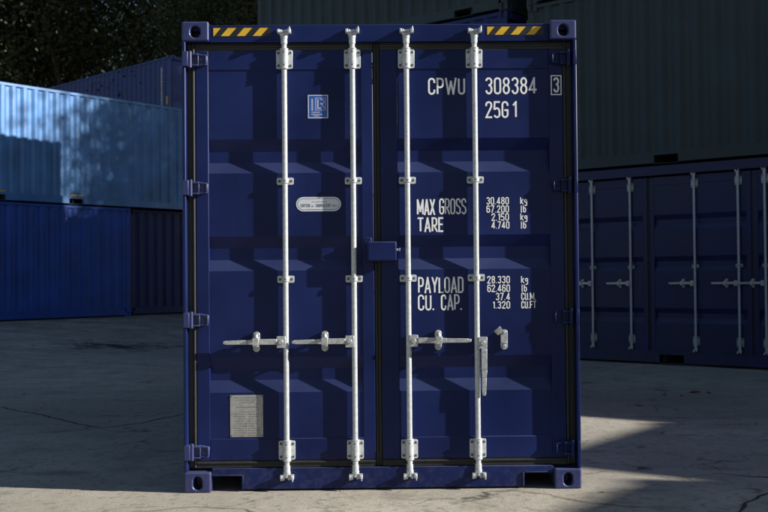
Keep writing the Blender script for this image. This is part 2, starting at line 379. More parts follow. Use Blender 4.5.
# ------------------------------------------------------------------ container bodies: x across (+-1.219), y from the door end back, z up
HW = 1.219
def holed(mb, o, u, v, w, h, cx, cz, hw, hh, depth, rev=False):
    """w x h face with a stadium-shaped opening and its sunk tube"""
    o = Vector(o); u = Vector(u); v = Vector(v); nrm = u.cross(v)
    n = 8; ring = [(cx+hw*math.cos(t), cz+(hh-hw)+hw*math.sin(t)) for t in [math.pi*i/n for i in range(n+1)]] + \
        [(cx+hw*math.cos(t), cz-(hh-hw)+hw*math.sin(t)) for t in [math.pi+math.pi*i/n for i in range(n+1)]]
    P = lambda x, z, d=0: o+u*x+v*z-nrm*d
    k = len(ring); vs_ = [P(*q) for q in ring]+[P(*q, depth) for q in ring]+[P(0, 0), P(w, 0), P(w, h), P(0, h)]
    a = 2*k
    fs = [(a+2, a+3)+tuple(range(n, -1, -1)), (a+0, a+1)+tuple(range(k-1, n, -1)),
          (a+1, a+2, 0, k-1), (a+3, a+0, n+1, n)]
    fs += [(i, (i+1) % k, k+(i+1) % k, k+i) for i in range(k)]
    fs.append(tuple(range(k, 2*k)))
    mb.add(vs_, fs)
_cast = {}
def casting(sgn, top, mat):
    """ISO corner casting, front face at y=0; sgn = which side is the outer one"""
    key = (sgn, top, mat.name)
    if key in _cast: return _cast[key]
    mb = MB(); w, d, h = .165, .178, (.121 if top else .124); x0 = -w/2
    hh = .036 if top else .040; hw = .030 if top else .027
    holed(mb, (x0, 0, 0), (1, 0, 0), (0, 0, 1), w, h, w/2+.0*sgn, h/2-.004, hw, hh, .13)
    if sgn > 0: holed(mb, (x0+w, 0, 0), (0, 1, 0), (0, 0, 1), d, h, d/2, h/2, .03, .045, .03); mb.add([(x0, 0, 0), (x0, d, 0), (x0, d, h), (x0, 0, h)], [(3, 2, 1, 0)])
    else: holed(mb, (x0, d, 0), (0, -1, 0), (0, 0, 1), d, h, d/2, h/2, .03, .045, .03); mb.add([(x0+w, 0, 0), (x0+w, d, 0), (x0+w, d, h), (x0+w, 0, h)], [(0, 1, 2, 3)])
    mb.add([(x0, 0, 0), (x0+w, 0, 0), (x0+w, d, 0), (x0, d, 0), (x0, 0, h), (x0+w, 0, h), (x0+w, d, h), (x0, d, h)], [(3, 2, 1, 0), (4, 5, 6, 7), (2, 3, 7, 6)])
    _cast[key] = mb.mesh('corner_casting', [mat], merge=True); return _cast[key]
def put_casting(root, sgn, top, H, L, rear, mat):
    me = casting(-sgn if rear else sgn, top, mat)
    o = link(bpy.data.objects.new('corner_casting', me), root)
    o.location = (sgn*(HW-.0825), L if rear else 0, H-.121 if top else 0); o.rotation_euler = (0, 0, math.pi if rear else 0)
    b = o.modifiers.new('bevel', 'BEVEL'); b.width = .010; b.segments = 3; b.limit_method = 'ANGLE'; b.angle_limit = R(60)
    return o
def corr(mb, sx, y0, y1, z0, z1, out, dep=.036, pitch=.278):
    """vertical corrugations of a side wall at x = sx*out, running along y"""
    n = round((y1-y0)/pitch); p = (y1-y0)/n; prof = []
    for i in range(n):
        y = y0+i*p
        prof += [(y, 0), (y+.26*p, 0), (y+.50*p, 1), (y+.76*p, 1)]
    prof.append((y1, 0))
    v = [(sx*(out-dep*d), y, z) for z in (z0, z1) for y, d in prof]; k = len(prof)
    fs = [(i, i+1, k+i+1, k+i) for i in range(k-1)]
    mb.add(v, fs if sx > 0 else [f[::-1] for f in fs])
BAND = [(2.173, 0), (2.098, 1), (2.030, 1), (1.962, 0), (1.570, 0), (1.496, 1), (1.424, 1), (1.356, 0), (.821, 0), (.746, 1), (.678, 1), (.604, 0)]
def door_leaf(x0, x1, ml, mr, H=2.896, yf=.058, yo=.064, yr=.098):
    """steel leaf: hollow-section frame round a sheet with pressed horizontal flutes; x0..x1 outer, ml / mr the stile widths"""
    k = H/2.896; mb = MB(); zt, zb, z1, z2 = 2.725*k, .185*k, 2.603*k, .320*k
    mb.box(x0, x0+ml, yf, yf+.055, zb, zt); mb.box(x1-mr, x1, yf, yf+.055, zb, zt)
    mb.box(x0+ml, x1-mr, yf+.0005, yf+.05, z1, zt); mb.box(x0+ml, x1-mr, yf+.0005, yf+.05, zb, z2)
    prof = [(z1, 0)]+[(z*k, d) for z, d in BAND]+[(z2, 0)]
    a, b = x0+ml, x1-mr; v = []
    for z, d in prof: v += [(a, yo+(yr-yo)*d, z), (b, yo+(yr-yo)*d, z)]
    mb.add(v, [(2*i, 2*i+2, 2*i+3, 2*i+1) for i in range(len(prof)-1)])
    return mb
def body(root, L, H, mat, pockets=(), rearpost=True, left=True, roofmat=None, doors=True, pocket_labels=False):
    for sgn in (-1, 1):
        for top in (True, False):
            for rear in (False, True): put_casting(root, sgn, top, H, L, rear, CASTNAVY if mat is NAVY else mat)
        # posts: outer plate + return behind the gasket at the door end, square hollow at the blind end
        x = sgn*HW
        mb = MB(); mb.box(x, x-sgn*.022, .003, .125, .1245, H-.1215); mb.box(x-sgn*.022, x-sgn*.16, .10, .1245, .1245, H-.1215)
        mb.build('corner_post', mat, root, .006)
        mb = MB(); mb.box(x-sgn*.002, x-sgn*.14, L-.12, L-.002, .1245, H-.1215); mb.build('corner_post', mat, root, .01)
        mb = MB(); mb.box(x-sgn*.004, x-sgn*.064, .1785, L-.1785, H-.075, H-.012); mb.build('top_rail', mat, root, .006)
        mb = MB(); mb.box(x-sgn*.004, x-sgn*.05, .1785, L-.1785, .150, .196)
        ys = sorted(pockets); cur = .1785
        for c in ys:
            mb.box(x-sgn*.003, x-sgn*.05, cur, c-.19, .035, .1495); cur = c+.19
            mb.box(x-sgn*.001, x-sgn*.06, c-.196, c-.19, .028, .1495); mb.box(x-sgn*.001, x-sgn*.06, c+.19, c+.196, .028, .1495); mb.box(x-sgn*.001, x-sgn*.06, c-.196, c+.196, .022, .028)
        mb.box(x-sgn*.003, x-sgn*.05, cur, L-.1785, .035, .1495)
        br = mb.build('bottom_rail', mat, root)
        if pocket_labels and sgn < 0:
            lb = MB()
            for c in ys: lb.box(x-sgn*.004, x+sgn*.001, c-.17, c+.17, .205, .238)
            o = lb.build('pocket_label', YELLOW, br)
        if left or sgn > 0:
            mb = MB(); corr(mb, sgn, .125, L-.12, .197, H-.0755, HW-.010); mb.build('side_wall', mat, root, smooth=False)
    mb = MB(); mb.box(-HW+.062, HW-.062, .05, L-.01, H-.05, H-.022); mb.build('roof', roofmat or mat, root)
    mb = MB(); mb.box(-HW+.07, HW-.07, .14, L-.12, .15, .18)
    for i in range(int(L/.45)): mb.box(-HW+.06, HW-.06, .3+i*.45, .345+i*.45, .04, .149)
    mb.build('floor', DARKIN, root)
    mb = MB(); k = MB(); corr(mb, 1, -HW+.14, HW-.14, .1, H-.1, 0); k.add([(y, L-.02+x, z) for x, y, z in mb.v], [f[::-1] for f in mb.f])
    k.box(-HW+.166, HW-.166, L-.11, L-.004, H-.11, H-.012); k.box(-HW+.166, HW-.166, L-.11, L-.004, .012, .13)
    k.build('end_wall', mat, root, smooth=False)
    if doors:
        mb = MB(); mb.box(-HW+.166, HW-.166, .035, .125, H-.125, H-.018); mb.build('door_header', mat, root, .004)
        mb = MB(); mb.box(-HW+.166, HW-.166, .035, .125, .012, .140); mb.build('door_sill', mat, root, .004)
        d1 = door_leaf(-1.145, -.055, .08, .062, H).build('door', mat, root, .004, sharp=12)
        d2 = door_leaf(.038, 1.140, .069, .087, H).build('door', mat, root, .004, sharp=12)
        for d, xs in ((d1, (-.592, -.17)), (d2, (.165, .588))):
            for xx in xs: MB().cyl((xx, .033, .1), (xx, .033, H-.07), .0168, n=10).build('locking_rod', WHITE, d)
        mb = MB(); mb.box(-.054, .037, .075, .1, .14, H-.125); mb.build('gasket', RUBBER, d1)

# ------------------------------------------------------------------ hardware of the doors (made once, then copied)
def rod_mb(zb=.10, zt=2.815, cams=True, n=18):
    mb = MB(); mb.cyl((0, 0, zb), (0, 0, zt), .0165, n=n)
    if cams:
        for z, s in ((zt, 1), (zb, -1)):
            mb.cyl((0, 0, z-s*.055), (0, 0, z-s*.02), .0205, n=n)
            mb.cyl((0, 0, z-s*.02), (0, 0, z), .024, .021, n=n)
            # forked cam that bites the keeper
            mb.box(-.026, .026, -.016, .012, z-.004, z+.010) if s > 0 else mb.box(-.026, .026, -.016, .012, z-.010, z+.004)
            zz = z+s*.010
            mb.box(-.036, -.014, -.022, -.002, zz, zz+s*.022); mb.box(-.040, -.026, -.020, .010, zz+s*.012, zz+s*.026)
            mb.box(.006, .020, -.020, .016, zz-s*.004, zz+s*.020)
    return mb
def keeper_mb(s=1):
    """U-shaped cam keeper welded to header or sill; origin at the rod axis height of the cam"""
    mb = MB(); mb.box(-.040, .044, -.004, .004, -.010, .014); mb.box(.024, .044, -.036, -.0035, -.012, .016)
    mb.box(.034, .041, -.056, -.030, -.004 if s > 0 else -.022, .024 if s > 0 else .008)
    mb.cyl((.032, -.046, -.008), (.032, -.046, .012), .010, n=10); mb.box(-.040, -.028, -.034, -.0035, -.008, .012)
    mb.cyl((0, -.038, .002), (0, -.004, .002), .007, n=8)
    return mb
def bracket_mb():
    """bearing bracket: bolted plate with a sleeve that wraps the rod (rod axis at y=0, plate face at y=+.019..+.025)"""
    mb = MB(); poly = []
    for cx, cz, a in ((.041, .049, 0), (-.041, .049, 90), (-.041, -.049, 180), (.041, -.049, 270)): poly += arc(cx, cz, .010, .010, a, a+90, 3)
    mb.prism(poly, .017, .0245)
    mb.cyl((0, 0, -.058), (0, 0, .058), .0245, n=20); mb.box(-.0235, .0235, 0, .018, -.056, .056)
    mb.cyl((0, 0, -.064), (0, 0, -.058), .027, n=20); mb.cyl((0, 0, .058), (0, 0, .064), .027, n=20)
    mb.cur = 1
    for x in (-.037, .037):
        for z in (-.040, .040): mb.cyl((x, .010, z), (x, .018, z), .0085, .0075, n=8)
    for z in (-.04, .04): mb.cyl((0, -.0265, z), (0, -.022, z), .005, n=8)
    return mb
def guide_mb():
    mb = MB(); poly = []
    for cx, cz, a in ((.043, .013, 0), (-.043, .013, 90), (-.043, -.013, 180), (.043, -.013, 270)): poly += arc(cx, cz, .009, .009, a, a+90, 3)
    mb.prism(poly, .017, .0245); mb.cyl((0, 0, -.014), (0, 0, .014), .0225, n=20); mb.box(-.0215, .0215, 0, .018, -.0135, .0135)
    mb.cur = 1
    for x in (-.036, .036): mb.cyl((x, .009, 0), (x, .018, 0), .0085, .0075, n=8)
    mb.cyl((0, -.0245, 0), (0, -.020, 0), .005, n=8)
    return mb
def handle_mb(s, L=.385):
    """lever: clevis hub on the rod, flat bar, cranked grip; s = +1 points to +x"""
    mb = MB(); q = lambda a, b: (s*a, s*b)
    mb.box(*q(.002, .056), -.030, .020, -.036, .036); mb.cyl((s*.030, -.040, 0), (s*.030, -.028, 0), .015, n=12)
    mb.box(*q(.056, .190), -.034, -.020, -.015, .020)
    pts = [(.190, -.034), (.235, -.036), (L-.02, -.038), (L, -.037)]
    hs = [(-.015, .020), (-.013, .015), (-.013, .012), (-.008, .008)]
    for i in range(3):
        (xa, ya), (xb, yb) = pts[i], pts[i+1]; (a0, a1), (b0, b1) = hs[i], hs[i+1]
        v = [(s*xa, ya, a0), (s*xa, ya+.014, a0), (s*xa, ya+.014, a1), (s*xa, ya, a1), (s*xb, yb, b0), (s*xb, yb+.014, b0), (s*xb, yb+.014, b1), (s*xb, yb, b1)]
        mb.add(v, [(0, 1, 5, 4), (1, 2, 6, 5), (2, 3, 7, 6), (3, 0, 4, 7), (0, 3, 2, 1), (4, 5, 6, 7)])
    return mb
def handle_down_mb():
    h = handle_mb(1, .345); mb = MB()
    mb.box(.002, .056, -.030, .020, -.036, .036); mb.cyl((.030, -.040, 0), (.030, -.028, 0), .015, n=12)
    m2 = MB(); m2.v = [v for v in h.v[8+24:]]; off = 8+24
    m2.f = [tuple(i-off for i in f) for f in h.f if min(f) >= off]
    mb.add([(.034+z, y, -(x-.02)) for x, y, z in m2.v], m2.f)
    return mb
def retainer_mb(opened=False):
    """pill-shaped catch plate with pivoting hasp, origin at plate centre, plate face at y=0"""
    mb = MB(); poly = arc(0, .042, .021, .021, 0, 180, 8)+arc(0, -.042, .021, .021, 180, 360, 8)
    mb.prism(poly, -.012, .006); mb.cyl((0, -.022, -.040), (0, -.012, -.040), .011, n=10)
    mb.cyl((0, -.020, .044), (0, -.012, .044), .009, n=10)
    if not opened:
        mb.box(-.021, .021, -.075, -.0125, .016, .026); mb.box(-.019, .019, -.080, -.066, -.022, .026); mb.box(-.016, .016, -.075, -.0125, -.030, -.021)
        mb.cyl((0, -.05, .026), (0, -.05, .046), .017, .012, n=12)
    else:
        mb.add([(-.062, -.040, .058), (-.030, -.050, .085), (-.008, -.024, .055), (-.036, -.016, .028), (-.066, -.030, .050), (-.030, -.036, .078), (-.006, -.0125, .050), (-.040, -.0125, .024)],
               [(0, 1, 2, 3), (7, 6, 5, 4), (0, 4, 5, 1), (1, 5, 6, 2), (2, 6, 7, 3), (3, 7, 4, 0)])
        mb.box(-.017, .017, -.026, -.0125, -.022, -.014)
    return mb

# ------------------------------------------------------------------ THE CONTAINER
main = thing('shipping_container', 'navy blue high cube shipping container standing nearest the camera, doors closed with white locking rods', 'shipping container')
body(main, 6.058, 2.896, NAVY, (2.0, 4.06), doors=False)
# header with hazard marking
hd = MB(); hd.box(-1.0535, 1.0535, .035, .125, 2.771, 2.880); hd = hd.build('door_header', NAVY, main, .004)
for x0, x1, in ((-1.030, -.672), (.668, 1.022)):
    b = MB(); b.box(x0, x1, .0335, .036, 2.8085, 2.8635); hz = b.build('hazard_marking', BLACK, hd)
for i in range(4):
    for xs in (-1.030, .668):
        b = MB(); x = xs+.0985*i; za, zb = 2.811, 2.861
        if i == 0: b.prism([(xs+.002, za), (xs+.006, za), (xs+.047, zb), (xs+.002, zb)], .0322, .0334)
        else: b.prism([(x-.050, za), (x, za), (x+.044, zb), (x-.006, zb)], .0322, .0334)
        b.build('hazard_stripe', YELLOW, hd)
# sill with the two notches beside the castings
sl_ = MB(); a, b_ = .012, .140
sl_.prism([(-.862, a), (.862, a), (.862, .096), (1.0535, .096), (1.0535, b_), (-1.0535, b_), (-1.0535, .096), (-.862, .096)], .035, .125)
for sg in (-1, 1): sl_.box(sg*.858, sg*.870, .026, .20, .013, .100); sl_.box(sg*.8705, sg*1.0535, .026, .20, .0955, .104)
sill = sl_.build('door_sill', NAVY, main, .003)
# doors
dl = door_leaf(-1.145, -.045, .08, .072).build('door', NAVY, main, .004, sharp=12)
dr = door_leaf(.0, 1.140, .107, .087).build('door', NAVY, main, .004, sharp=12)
# rubber seals: header strip, foot strip, hinge-side strips and the double centre seal
def seal(d, x0, x1, xr, r_side):
    g = MB(); g.box(x0, x1, .066, .098, .145, 2.768)
    g.cyl((r_side, .064, .145), (r_side, .064, 2.768), .010, n=10)
    g.box(*xr, .060, .098, 2.7265, 2.768); g.cyl((xr[0], .060, 2.752), (xr[1], .060, 2.752), .009, n=10)
    g.box(*xr, .060, .098, .1435, .1835); g.cyl((xr[0], .060, .172), (xr[1], .060, .172), .009, n=10)
    return g.build('gasket', RUBBER, d)
seal(dl, -1.194, -1.1455, (-1.145, -.0445), -1.158); seal(dr, 1.1405, 1.194, (-.0005, 1.14), 1.152)
g = MB(); g.box(-.0445, -.0235, .074, .10, .1435, 2.768); g.cyl((-.034, .074, .1435), (-.034, .074, 2.768), .008, n=10); g.build('gasket', RUBBER, dl)
g = MB(); g.box(-.0215, -.0010, .074, .10, .1435, 2.768); g.cyl((-.011, .074, .1435), (-.011, .074, 2.768), .007, n=10); g.build('gasket', RUBBER, dr)
# hinges
def hinge_mb(s):
    mb = MB(); e = lambda pts: [(s*x, z) for x, z in (pts if s < 0 else pts)]
    # post lug, pin, tapered blade with ribs; written for the left side with x negative, mirrored by s
    def bx(x0, x1, y0, y1, z0, z1): mb.box(-s*x0, -s*x1, y0, y1, z0, z1)
    bx(-1.2150 if s < 0 else -1.2175, -1.180 if s < 0 else -1.1975, -.012 if s < 0 else .001, .10, -.046, .046)
    mb.cyl((s*1.172, .020, -.052), (s*1.172, .020, .052), .0125, n=12)
    poly = [(1.178, -.036), (1.120, -.040), (1.070, -.030), (1.066, .022), (1.072, .030), (1.120, .040), (1.178, .036)]
    poly = [(s*x, z) for x, z in poly]
    if s > 0: poly = poly[::-1]
    mb.prism(poly, .040, .066)
    bx(-1.178, -1.120, .016, .0405, .026, .038); bx(-1.178, -1.120, .016, .0405, -.040, -.030)
    bx(-1.128, -1.119, .020, .0405, -.0295, .0255); bx(-1.120, -1.072, .028, .0405, .024, .033); bx(-1.120, -1.072, .028, .0405, -.034, -.026)
    bx(-1.078, -1.070, .024, .0405, -.0255, .0235)
    mb.cyl((s*1.10, .030, 0), (s*1.10, .041, 0), .010, n=10)
    return mb
for d, s in ((dl, -1), (dr, 1)):
    h0 = None
    for z in (2.664, 1.870, 1.056, .245):
        if h0 is None: h0 = hinge_mb(s).build('hinge', CASTNAVY if s < 0 else NAVY, d, .003, (0, 0, z))  # left hinges scuffed and lighter as if sunlit, right ones darker for post shade
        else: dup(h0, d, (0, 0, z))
# locking rods with brackets, guides, cams, handles and catches
YR = .0365; first = {}
def put(kind, mk, mats, d, loc, bevel=.0015):
    if kind in first: return dup(first[kind], d, loc)
    o = mk().build(kind.split('#')[0], mats, d, bevel, loc); first[kind] = o; return o
for d, x, hs in ((dl, -.592, -1), (dl, -.170, -1), (dr, .165, 1), (dr, .588, 0)):
    put('locking_rod', rod_mb, WHITE, d, (x, YR, 0))
    for z in (2.668, .247): put('rod_bracket', bracket_mb, [WHITE, BOLT], d, (x, YR, z))
    for z in (1.910, 1.302): put('rod_guide', guide_mb, [WHITE, BOLT], d, (x, YR, z))
    put('cam_keeper', keeper_mb, WHITE, hd, (x, .031, 2.832)); put('cam_keeper#low', lambda: keeper_mb(-1), WHITE, sill, (x, .031, .088))
    if hs:
        put('door_handle#%d' % hs, lambda: handle_mb(hs), GALV, d, (x, YR+.006, .916), .0025)
        put('handle_catch', lambda: retainer_mb(), GALV, d, (x+hs*.183, .0575, .918), .002)
        b = MB(); b.box(x+hs*.183-.022, x+hs*.183+.022, .052, .064, .85, .985)
handle_down_mb().build('door_handle', GALV, dr, .0025, (.592, YR+.006, .900))
o = retainer_mb(True).build('handle_catch', GALV, dr, .002, (.757, .0575, .918))
# security lock box bridging both doors
lb = MB(); lb.box(-.086, .094, -.022, .0575, 1.409, 1.529); lk = lb.build('lock_box', NAVY, dr, .009, seg=3)
b = MB(); b.box(-.106, -.060, .040, .0575, 1.420, 1.556); b.build('lock_box_plate', NAVY, dl, .003)
b = MB(); b.cyl((.094, .01, 1.478), (.112, .01, 1.478), .008, n=10); b.cyl((.112, .01, 1.478), (.116, .01, 1.478), .012, n=10); b.build('lock_box_pin', WHITE, dr)
# lettering on the right-hand door
YT = .0630
def lettering(lines, parent=dr, name='lettering', mat=LETTER):
    for (s_, x0, x1, z0, z1, t, y) in lines:
        text(MB(), s_, x0, x1, z0, z1, y, t).build(name, mat, parent, smooth=False)
lettering([('CPWU', .301, .531, 2.444, 2.550, .105, YT)])
lettering([('308384', .657, .978, 2.444, 2.551, .105, YT)])
cb = MB(); text(cb, '3', 1.082, 1.117, 2.452, 2.548, .0568, .11)
ribbon(cb, [(1.069, 2.440), (1.130, 2.440), (1.130, 2.558), (1.069, 2.558)], .006, True, .0571); cb.build('check_digit', LETTER, dr, smooth=False)
lettering([('25G', .657, .800, 2.296, 2.402, .105, YT), ('1', .828, .852, 2.297, 2.403, .105, YT)])
lettering([('MAX', .226, .335, 1.694, 1.793, .108, YT), ('GROSS', .364, .530, 1.697, 1.797, .085, YT)])
lettering([('TARE', .228, .386, 1.588, 1.680, .115, YT)])
lettering([('PAYLOAD', .228, .508, 1.208, 1.309, .10, YT)])
lettering([('CU.', .226, .326, 1.101, 1.200, .10, YT), ('CAP.', .369, .498, 1.101, 1.200, .10, YT)])
rows = [('30.480', .657, .797, 1.803, 'kg', .868, .911), ('67.200', .657, .797, 1.752, 'lb', .871, .904), ('2.150', .687, .797, 1.702, 'kg', .868, .911), ('4.740', .687, .799, 1.652, 'lb', .871, .904)]
lettering([(a, x0, x1, z-.047, z, .13, YT) for a, x0, x1, z, u, u0, u1 in rows]+[(u, u0, u1, z-.047, z, .13, YT) for a, x0, x1, z, u, u0, u1 in rows])
rows = [('28.330', .657, .798, 1.312, 'kg', .868, .911), ('62.460', .657, .798, 1.259, 'lb', .871, .904), ('37.4', .709, .798, 1.207, 'CU.M.', .868, .958), ('1.320', .690, .798, 1.155, 'CU.FT', .868, .960)]
lettering([(a, x0, x1, z-.047, z, .13, YT) for a, x0, x1, z, u, u0, u1 in rows]+[(u, u0, u1, z-.047, z, .125, YT) for a, x0, x1, z, u, u0, u1 in rows])
# stickers and the data plate on the left-hand door
b = MB(); b.box(-.448, -.323, .0622, .0638, 2.302, 2.447); st = b.build('class_sticker', STBLUE, dl)
st['label'] = 'small blue square sticker with white letters and border'
q = MB(); ribbon(q, [(-.4455, 2.3045), (-.3255, 2.3045), (-.3255, 2.4445), (-.4455, 2.4445)], .005, True, .0620)
ribbon(q, [(-.402, 2.352), (-.340, 2.352), (-.340, 2.428), (-.402, 2.428)], .0022, True, .0620)
ribbon(q, [(-.3955, 2.428), (-.3955, 2.352)], .002, False, .0619)
ribbon(q, [(-.386, 2.420), (-.386, 2.364), (-.366, 2.364)], .0055, False, .0619)
ribbon(q, [(-.372, 2.420)]+arc(-.362, 2.406, .013, .014, 90, -90, 6)+[(-.370, 2.392)], .0045, False, .0618); ribbon(q, [(-.362, 2.392), (-.346, 2.362)], .0045, False, .0617)
zz = 2.352
while zz < 2.426: ribbon(q, [(-.4265, zz), (-.4165, zz)], .0036, False, .0619); zz += .0062
for z_, a_, c_ in ((2.339, -.424, -.376), (2.326, -.424, -.356), (2.316, -.410, -.376)):
    xx = a_
    while xx < c_: ribbon(q, [(xx, z_-.003), (xx, z_+.003)], .0032, False, .0619); xx += .0058
q.build('sticker_print', STWHITE, st, smooth=False)
b = MB(); zc, hh, xa, xb = 1.7675, .0445, -.526, -.247
b.prism(arc(xb-hh, zc, hh, hh, -90, 90, 10)+arc(xa+hh, zc, hh, hh, 90, 270, 10), .0622, .0638); so_ = b.build('repair_sticker', STWHITE, dl)
so_['label'] = 'white pill shaped sticker with small grey lettering'
q = MB(); h2 = .034
ribbon(q, arc(xb-hh, zc, h2, h2, -90, 90, 10)+arc(xa+hh, zc, h2, h2, 90, 270, 10), .0028, True, .0620)
text(q, 'CORTEN', -.500, -.440, zc-.019, zc+.001, .0620, .13); text(q, 'or', -.430, -.415, zc-.019, zc-.003, .0620, .13); text(q, 'EQUIVALENT', -.405, -.310, zc-.019, zc+.001, .0620, .15); text(q, 'ONLY', -.302, -.268, zc-.017, zc-.003, .0620, .13)
xx = -.424
while xx < -.335: ribbon(q, [(xx, zc+.010), (xx, zc+.018)], .0035, False, .0620); xx += .0085 if int(xx*1000) % 5 else .012
q.build('sticker_print', STGREY, so_, smooth=False)
b = MB(); b.box(-.942, -.739, .0615, .0638, .330, .589); pl = b.build('data_plate', PLATE, dl, .001)
pl['label'] = 'square aluminium data plate with etched lines of print'
q = MB(); jr = random.Random(5); z_ = .572
rowsp = [(.86, 0), (.8, 0), (.55, 0), (0, 0), (.75, 0), (0, 0), (.5, 1), (.85, 1), (.9, 1), (.6, 1), (.8, 1), (.7, 0), (.5, 0), (.9, 1), (.9, 1), (.9, 1), (.9, 1)]
for fr, two in rowsp:
    if fr:
        xx = -.840-.088*fr
        while xx < -.840+.088*fr:
            wl = jr.uniform(.0022, .0075)
            if not (two and abs(xx+.845) < .010): ribbon(q, [(xx, z_), (min(xx+wl, -.750), z_)], .0048, False, .0613)
            xx += wl+jr.uniform(.0014, .0030)+(.004 if jr.random() < .16 else 0)
    z_ -= .0145
ribbon(q, [(-.845, .49), (-.845, .34)], .0012, False, .0613)
q.build('plate_print', ETCH, pl, smooth=False)
for xx in (-.934, -.747):
    for z_ in (.338, .581): MB().cyl((xx, .058, z_), (xx, .0612, z_), .004, n=8).build('rivet', BOLT, pl)

# ------------------------------------------------------------------ background stacks
def wall_container(A, th, s_right, L, H, z, mat, label, group=None, pockets=(), setback=0, name='shipping_container', **kw):
    """container whose long side lies on the wall line through A (direction th); its door end is the right-hand end"""
    d = Vector((math.cos(th), math.sin(th))); n = Vector((math.sin(th), -math.cos(th)))
    p = A+d*s_right-n*(HW+setback)
    o = thing(name, label, 'shipping container', (p.x, p.y, z), math.atan2(-n.y, -n.x), group)
    body(o, L, H, mat, pockets, **kw); return o
G2 = 'containers stacked round the yard'
RA = Vector((3.1385, 10.0357)); RTH = math.atan2(-.68117, .73212)
H2 = 2.72
# right-hand stack: side-opening dark blue box below, teal box on top
side = wall_container(RA, RTH, 5.78, 6.058, 2.896, 0, DOORBLUE, 'dark blue container with white rodded side doors, on the ground right of the nearest container', G2, (5.78-3.62, 5.78-1.55), left=False)
YL = lambda s: 5.78-s
def side_tf(s0): return lambda x, y, z: (-HW+y, YL(s0+x), z)      # door x runs along s, depth goes inward
leaf = [(-.12, 1.16, (.24, .89)), (1.20, 2.735, (1.91, 2.56)), (2.765, 4.27, (2.94, 3.59)), (4.31, 5.62, (4.61, 5.26))]
b = MB(); b.box(-.10, 5.62, .0, .12, 2.75, 2.835); b.build('side_header', DOORBLUE, side, tf=side_tf(0))
rodm = rod_mb(.24, 2.72, n=10).mesh('locking_rod', [WHITE], lambda x, y, z: (y, -x, z))
brm = bracket_mb().mesh('rod_bracket', [GALV, BOLT], lambda x, y, z: (y, -x, z)); gum = guide_mb().mesh('rod_guide', [GALV, BOLT], lambda x, y, z: (y, -x, z))
ham = handle_mb(-1).mesh('door_handle', [GALV], lambda x, y, z: (y, -x, z)); rem = retainer_mb().mesh('handle_catch', [GALV], lambda x, y, z: (y, -x, z))
for s0, s1, rods in leaf:
    d = door_leaf(0, s1-s0, .07, .07).build('door', DOORBLUE, side, .004, sharp=12, tf=side_tf(s0))
    for r in rods:
        def sub(me, z, dy=0., dx=0.):
            o = link(bpy.data.objects.new(me.name, me), d); o.location = (-HW+YR+dx, YL(r+dy), z)
        sub(rodm, 0); sub(brm, 2.60); sub(brm, .36); sub(gum, 1.42); sub(ham, 1.18, 0, -.012); sub(rem, 1.18, -.183, .024)
    b = MB(); b.box(s1+.002, s1+.028, .07, .1, .19, 2.72); b.build('gasket', RUBBER, d, tf=side_tf(0))
wall_container(RA, RTH, 5.16, 6.058, H2, 2.898, TEAL, 'dark teal corrugated container resting on the side opening blue one', G2, (5.16-3.53, 5.16-1.48), setback=.04)
for i in range(3):  # unseen stack, added to keep the sun off the left yard
    wall_container(RA, RTH, 12.02, 6.058, 2.74, 2.742*i, GREY, ('unseen grey container added for shade on the ground past the right end of the side opening one', 'unseen grey container added for shade mid stack past the right end of the side opening one', 'unseen grey container added for shade topping the stack past the right end of the side opening one')[i], G2)
# next column to the left, behind the nearest container
wall_container(RA, RTH, -1.30, 6.058, 2.896, 0, MIDBLUE, 'blue container at the bottom of the stack behind the nearest container', G2, (2.0, 4.06))
wall_container(RA, RTH, -1.28, 6.058, H2, 2.898, DEEPBLUE, 'dark blue container in the middle of the stack behind the nearest container', G2, (2.0, 4.06), setback=.02)
wall_container(RA, RTH, -1.26, 6.058, 1.55, 2.900+H2, TEAL, 'low dark teal container on top of the stack, seen just above the door header', G2, (.9, 2.95))  # unseen top cut low so sunlight clears it onto the left row
for i, (sb, z, h, lab) in enumerate(((2.62, 0, 2.896, 'hidden grey container added for shade on the ground in the second row behind the nearest container'), (2.62, 2.9, 2.591, 'hidden grey container added for shade on top of the second row behind the nearest container'),
                             (5.2, 0, 2.896, 'hidden grey container added for shade on the ground in the third row behind the nearest container'), (5.2, 2.9, 2.591, 'hidden grey container added for shade on top of the third row behind the nearest container'))):
    wall_container(RA, RTH, -1.3, 6.058, h, z, GREY, lab, G2, setback=sb)  # hidden rows, added to block sun from the lower left wall
wall_container(RA, RTH, 5.16, 6.058, 2.591, 2.902+H2, TEAL, 'unseen dark teal container added for shade on top of the right hand stack', G2, setback=.04)  # out-of-view tier, added to shade the end of the neighbouring stack
# left-hand wall of containers
wall_container(LA, LTH, 3.50, 12.19, 2.591, .41, MIDBLUE, 'deep blue corrugated container on the ground along the left of the yard', G2, ())
wall_container(LA, LTH, 9.72, 6.058, 2.591, .41, DEEPBLUE, 'very dark blue container on the ground at the far end of the left row', G2, (), setback=.25)
wall_container(LA, LTH, 7.20, 12.19, 2.591, 3.003, LIGHTBLUE, 'faded light blue container on top of the left row, partly in sunlight', G2, (7.2-1.98, 7.2+.03), setback=.03, pocket_labels=True)
